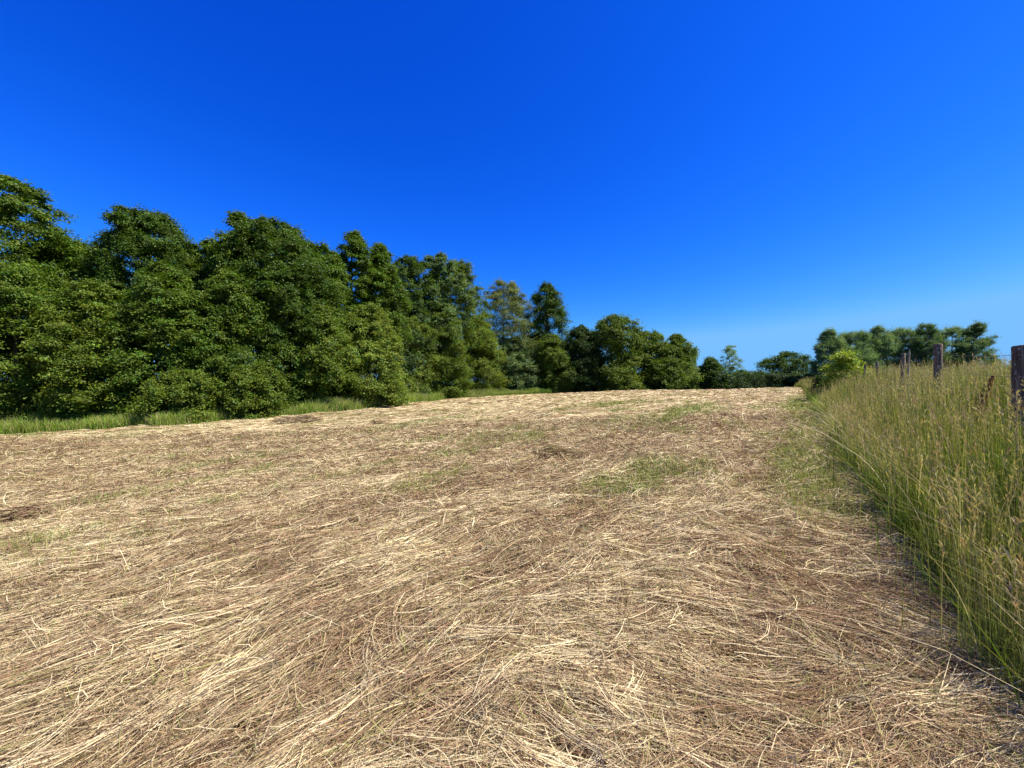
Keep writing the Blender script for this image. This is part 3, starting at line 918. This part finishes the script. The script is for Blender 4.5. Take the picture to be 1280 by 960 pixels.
make_tree('bush', -14.86, 22.20, 3.35, 1.66, 'dome', (0.140, 0.185, 0.030), 'low bush beside the dark hollow at the foot of the bushy tree', 'bush', nb=90, nt=18, nl=20, leaf=0.12, rb=0.28, base=0.0, trunk=False, seed=325)
make_tree('broadleaf_tree', -9.06, 49.50, 13.07, 3.70, 'dome', (0.140, 0.185, 0.030), 'green tree with lower branches reaching the far verge', 'tree', nb=120, nt=18, nl=20, leaf=0.2, rb=0.28, base=0.02, seed=332)
make_tree('broadleaf_tree', -4.89, 56.00, 11.71, 3.96, 'dome', (0.195, 0.235, 0.050), 'yellowish green tree with a bright side facing the field before the pale birch', 'tree', nb=120, nt=18, nl=20, leaf=0.22, rb=0.28, base=0.02, seed=339)
make_tree('bush', -8.48, 51.00, 5.32, 2.97, 'dome', (0.195, 0.235, 0.050), 'low light green bush on the verge below the airy bluish tree', 'bush', nb=50, nt=14, nl=18, leaf=0.19, rb=0.3, base=0.0, trunk=False, seed=346)
make_tree('broadleaf_tree', 0.62, 60.00, 9.42, 3.74, 'dome', (0.15, 0.205, 0.11), 'dark bluish low tree below the pale birch', 'tree', nb=120, nt=18, nl=20, leaf=0.23, rb=0.28, base=0.02, seed=353)
make_tree('broadleaf_tree', 6.24, 60.00, 9.57, 3.37, 'dome', (0.140, 0.185, 0.030), 'olive green low tree in front of the dark column', 'tree', nb=120, nt=18, nl=20, leaf=0.23, rb=0.28, base=0.02, seed=360)
make_tree('bush', 17.33, 57.50, 5.90, 3.11, 'dome', (0.195, 0.235, 0.050), 'low lit bush in front of the lumpy green tree', 'bush', nb=50, nt=14, nl=18, leaf=0.22, rb=0.3, base=0.0, trunk=False, seed=367)
make_tree('bush', 23.88, 58.00, 5.38, 2.89, 'dome', (0.140, 0.185, 0.030), 'low bush at the foot of the last large green tree', 'bush', nb=50, nt=14, nl=18, leaf=0.22, rb=0.3, base=0.0, trunk=False, seed=374)

# ------------------------------------------------------------------ dark undergrowth between and behind the trees
def build_thicket():
    rng = np.random.default_rng(57)
    pts = np.array([(-60, 17), (-42, 21), (-30, 25), (-22, 26.5), (-16, 28), (-13.5, 33), (-12.5, 42), (-9, 56), (2, 64), (14, 66), (26, 64), (38, 58), (52, 50)], float)
    seg = np.linalg.norm(np.diff(pts, axis=0), axis=1)
    cum = np.concatenate([[0], np.cumsum(seg)])
    nb = 620
    q = rng.random(nb) * cum[-1]
    x, y = np.interp(q, cum, pts[:, 0]), np.interp(q, cum, pts[:, 1])
    hmax = np.interp(q, cum, (6, 7.5, 7.5, 7.5, 8, 9, 9, 8, 7, 4.5, 2.5, 2.2, 2.2))
    x = x + rng.normal(0, 0.9, nb); y = y + rng.normal(0, 0.9, nb)
    z = terrain(x, y) + rng.random(nb) * hmax
    rb = rng.uniform(0.9, 1.7, nb)
    n_each = 190
    ib = np.repeat(np.arange(nb), n_each)
    n = len(ib)
    d = rng.normal(0, 1, (n, 3)); d /= np.linalg.norm(d, axis=1, keepdims=True)
    P = np.stack([x, y, z], -1)[ib] + d * (rb[ib] * rng.uniform(0.5, 1.0, n))[:, None] * np.array([1, 1, 0.75])
    N = d * 0.6 + np.array([0, 0, 0.6]) + rng.normal(0, 0.5, (n, 3))
    N /= np.linalg.norm(N, axis=1, keepdims=True)
    C = np.array([0.05, 0.085, 0.02])[None] * np.exp(rng.normal(0, 0.25, (n, 1)))
    V, Q, C = leaf_mesh(rng, P, N, rng.uniform(0.18, 0.36, n), 0.7, C)
    o = mesh_object('dark_undergrowth', V, Q, C, M_LEAF)
    tag(o, 'dark leafy undergrowth filling the gaps between the tree trunks', 'undergrowth', kind='stuff')


build_thicket()


# ------------------------------------------------------------------ fence: round posts and two strands of wire in the tall grass
def build_fence():
    A = 2.46                                         # x offset of the fence from the row line through the camera
    k = UX / UY
    def at(yy, off=0.0):
        return A + k * yy + off, yy
    root_x, root_y = at(4.3)
    root = empty('wire_fence', (root_x, root_y, float(terrain(np.array([root_x]), np.array([root_y]))[0])))
    tag(root, 'old wire fence on round wooden posts standing in the tall grass', 'fence')
    inv = np.array(root.location)
    spec = [  # depth, top height above the ground, radius, lean, label
        (1.55, 1.32, 0.070, 0.00, None),
        (4.32, 1.34, 0.070, 0.00, 'dark thick wooden post cut by the right edge of the photo'),
        (7.10, 1.56, 0.060, 0.00, 'upright wooden post with pale lichen patches'),
        (9.95, 1.54, 0.046, 0.05, 'slim brown post leaning slightly beside a thin bleached stake'),
        (12.9, 1.36, 0.040, -0.03, None),
        (15.9, 1.30, 0.040, 0.03, None),
    ]
    tops = []
    for i, (yy, h, r, lean, lab) in enumerate(spec):
        rng = np.random.default_rng(400 + i)
        x, y = at(yy, rng.normal(0, 0.03))
        z = float(terrain(np.array([x]), np.array([y]))[0])
        ns, kk = 18, 14
        zz = np.concatenate([np.linspace(-0.35, h - 0.012, kk - 2), [h, h]])
        ph = np.linspace(0, 2 * math.pi, ns, endpoint=False)
        rr = np.full(kk, r); rr[-2] = r * 0.93; rr[-1] = 0.004
        wob = 1 + 0.035 * np.sin(ph * 3 + i)[None] + 0.02 * rng.normal(0, 1, (kk, ns))
        Rr = rr[:, None] * wob
        X = Rr * np.cos(ph)[None] + (lean * zz)[:, None]
        Y = Rr * np.sin(ph)[None]
        tilt = 0.10 * (r / 0.07) * (np.cos(ph + i)[None]) * r * (zz > h - 0.02)[:, None] * (rr > 0.01)[:, None]
        Z = zz[:, None] + tilt
        V = np.stack([X, Y, Z], -1).reshape(-1, 3) + np.array([x, y, z]) - inv
        a = np.arange(kk - 1)[:, None] * ns; j = np.arange(ns)[None]; j2 = (j + 1) % ns
        Q = np.stack([a + j, a + j2, a + ns + j2, a + ns + j], -1).reshape(-1, 4)
        o = mesh_object('post', V, Q, None, M_WOOD, root, smooth=True)
        if lab: o['label'] = lab
        tops.append((x, y, z, h, r, lean))
    for fr in (0.55, 0.74, 0.92):
        pts = []
        for a, b in zip(tops[:-1], tops[1:]):
            for t in np.linspace(0, 1, 9)[:-1]:
                za, zb = a[2] + a[3] * fr, b[2] + b[3] * fr
                pts.append((a[0] + (b[0] - a[0]) * t - 0.07, a[1] + (b[1] - a[1]) * t, za + (zb - za) * t - 0.05 * 4 * t * (1 - t)))
        pts = np.array(pts) - inv
        V, Q = tube(pts, np.full(len(pts), 0.0022), 5)
        mesh_object('wire', V, Q, None, M_WIRE, root)


build_fence()


# a thin bleached stake beside the slim post
def build_stake():
    rng = np.random.default_rng(450)
    x, y = 2.46 + UX / UY * 9.75 + 0.16, 9.75
    z = float(terrain(np.array([x]), np.array([y]))[0])
    p = np.array([(0, 0, -0.3), (0.01, 0, 0.5), (0.02, 0.01, 1.1), (0.035, 0.0, 1.5), (0.04, 0, 1.60)])
    V, Q = tube(p, np.array([0.026, 0.026, 0.024, 0.020, 0.005]), 7)
    o = mesh_object('wooden_stake', V, Q, np.full((len(V), 3), (0.30, 0.23, 0.15)) * rng.uniform(.85, 1.1, (len(V), 1)), M_BARK)
    o.location = (x, y, z)
    tag(o, 'thin bleached stake standing beside the slim brown fence post', 'stake')


build_stake()


# ------------------------------------------------------------------ weeds that can be told apart
def dock_plant(x, y, h, lean, seed, label):
    rng = np.random.default_rng(seed)
    z = float(terrain(np.array([x]), np.array([y]))[0])
    root = empty('dock_plant', (x, y, z))
    tag(root, label, 'weed')
    k = 8
    t = np.linspace(0, 1, k)
    P = np.stack([lean * h * t ** 1.5, 0 * t, h * t], -1)
    V, Q = tube(P, 0.006 * (1 - 0.6 * t), 6)
    mesh_object('stem', V, Q, np.full((len(V), 3), (0.16, 0.09, 0.05)), M_BARK, root)
    n = 1100
    u = rng.random(n) ** 0.8
    c = np.stack([lean * h * (0.55 + 0.45 * u) ** 1.5, 0 * u, h * (0.55 + 0.45 * u)], -1)
    c += rng.normal(0, 1, (n, 3)) * (0.034 * (1.15 - u))[:, None]
    N = rng.normal(0, 1, (n, 3)); N /= np.linalg.norm(N, axis=1, keepdims=True)
    V, Q, C = leaf_mesh(rng, c, N, rng.uniform(0.014, 0.03, n), 0.8, np.array([0.30, 0.17, 0.08])[None] * np.exp(rng.normal(0, 0.3, (n, 1))))
    mesh_object('seed_head', V, Q, C, M_LEAF, root)
    n = 8
    a = rng.random(n) * 6.28
    c = np.stack([np.cos(a) * 0.09, np.sin(a) * 0.09, rng.uniform(0.05, 0.35, n)], -1)
    N = np.stack([np.cos(a) * 0.4, np.sin(a) * 0.4, 0 * a + 0.8], -1)
    V, Q, C = leaf_mesh(rng, c, N, rng.uniform(0.16, 0.26, n), 0.3, np.array([0.14, 0.17, 0.05])[None] * np.ones((n, 1)))
    mesh_object('leaves', V, Q, C, M_LEAF, root)


dock_plant(6.05, 5.1, 1.08, 0.30, 501, 'rusty brown dock stalk leaning between the two nearest fence posts')


def weed_clump(x, y, h, r, col, seed, label):
    rng = np.random.default_rng(seed)
    z = float(terrain(np.array([x]), np.array([y]))[0])
    root = empty('leafy_weed', (x, y, z))
    tag(root, label, 'weed', 'leafy weeds along the foot of the trees')
    ns = 26
    Vs, Qs, off, Lp, Ln = [], [], 0, [], []
    for i in range(ns):
        a, q = rng.random() * 6.28, math.sqrt(rng.random()) * r
        hh = h * rng.uniform(0.6, 1.0) * (1 - 0.35 * q / r)
        b = np.array([math.cos(a) * q, math.sin(a) * q * 0.7, -0.02])
        tip = b + np.array([math.cos(a) * 0.18 * hh, math.sin(a) * 0.18 * hh, hh])
        v, qd = tube(np.stack([b, (b + tip) / 2 + [0, 0, 0.03], tip]), np.array([0.012, 0.010, 0.006]), 5)
        Vs.append(v); Qs.append(qd + off); off += len(v)
        m = 42
        u = rng.uniform(0.15, 1.0, m)[:, None]
        ph = rng.random(m) * 6.28
        o_ = np.stack([np.cos(ph), np.sin(ph), 0 * ph], -1) * 0.12
        Lp.append(b + (tip - b) * u + o_)
        Ln.append(o_ * 4 + np.array([0, 0, 1]) + rng.normal(0, .35, (m, 3)))
    SV, SQ = np.concatenate(Vs), np.concatenate(Qs)
    Lp, Ln = np.concatenate(Lp), np.concatenate(Ln)
    Ln /= np.linalg.norm(Ln, axis=1, keepdims=True)
    V, Q, C = leaf_mesh(rng, Lp, Ln, rng.uniform(0.10, 0.19, len(Lp)), 0.55, np.array(col)[None] * np.exp(rng.normal(0, .25, (len(Lp), 1))))
    V, Q, C = merge([(SV, SQ, np.full((len(SV), 3), (0.10, 0.14, 0.04))), (V, Q, C)])
    mesh_object('foliage', V, Q, C, M_LEAF, root)


weed_clump(-21.9, 20.1, 1.15, 1.7, (0.10, 0.17, 0.03), 601, 'broad bright green clump of leafy weeds spilling onto the verge below the layered tree')
weed_clump(-11.6, 24.9, 0.9, 0.8, (0.09, 0.15, 0.03), 602, 'small dark leafy weed at the end of the verge where the bushes reach the hay')
weed_clump(-18.0, 21.3, 0.9, 1.0, (0.08, 0.14, 0.03), 603, 'low leafy weed in the dark hollow under the round bush')


# ------------------------------------------------------------------ nettles and leafy cover along the foot of the wood
def build_ground_cover():
    rng = np.random.default_rng(611)
    n = 5200
    x = rng.uniform(-46, 6, n)
    q = rng.uniform(0.9, 3.6, n)
    y = edge_y(x) + q
    x = x - 0.25 * q
    dens = fbm(x * 0.35, y * 0.35, 613, 2)
    ok = rng.random(n) < np.clip(0.45 + 1.3 * dens, 0.05, 1)
    x, y, q = x[ok], y[ok], q[ok]
    n = len(x)
    h = (0.45 + 0.5 * np.clip(dens[ok], -0.4, 1) + 0.12 * q) * rng.uniform(0.6, 1.25, n)
    m = 22
    u = rng.random((n, m)) ** 0.7
    ph = rng.random((n, m)) * 6.28
    rr = 0.16 * (1.1 - 0.5 * u)
    P = np.stack([x[:, None] + np.cos(ph) * rr, y[:, None] + np.sin(ph) * rr, terrain(x, y)[:, None] + h[:, None] * u], -1).reshape(-1, 3)
    N = np.stack([np.cos(ph) * 0.5, np.sin(ph) * 0.5, 0 * ph + 0.9], -1).reshape(-1, 3) + rng.normal(0, 0.35, (n * m, 3))
    N /= np.linalg.norm(N, axis=1, keepdims=True)
    hue = vnoise(x * 0.6, y * 0.6, 617).repeat(m)[:, None]
    C = np.array([0.105, 0.19, 0.022])[None] * (1 + 0.25 * hue * np.array([1.5, 0.8, 0.5])) * np.exp(rng.normal(0, 0.22, (n * m, 1)))
    V, Q, C = leaf_mesh(rng, P, N, rng.uniform(0.09, 0.18, n * m), 0.5, C)
    o = mesh_object('leafy_ground_cover', V, Q, C, M_LEAF)
    tag(o, 'knee-high nettles and leafy cover between the verge grass and the trees', 'ground cover', kind='stuff')


build_ground_cover()
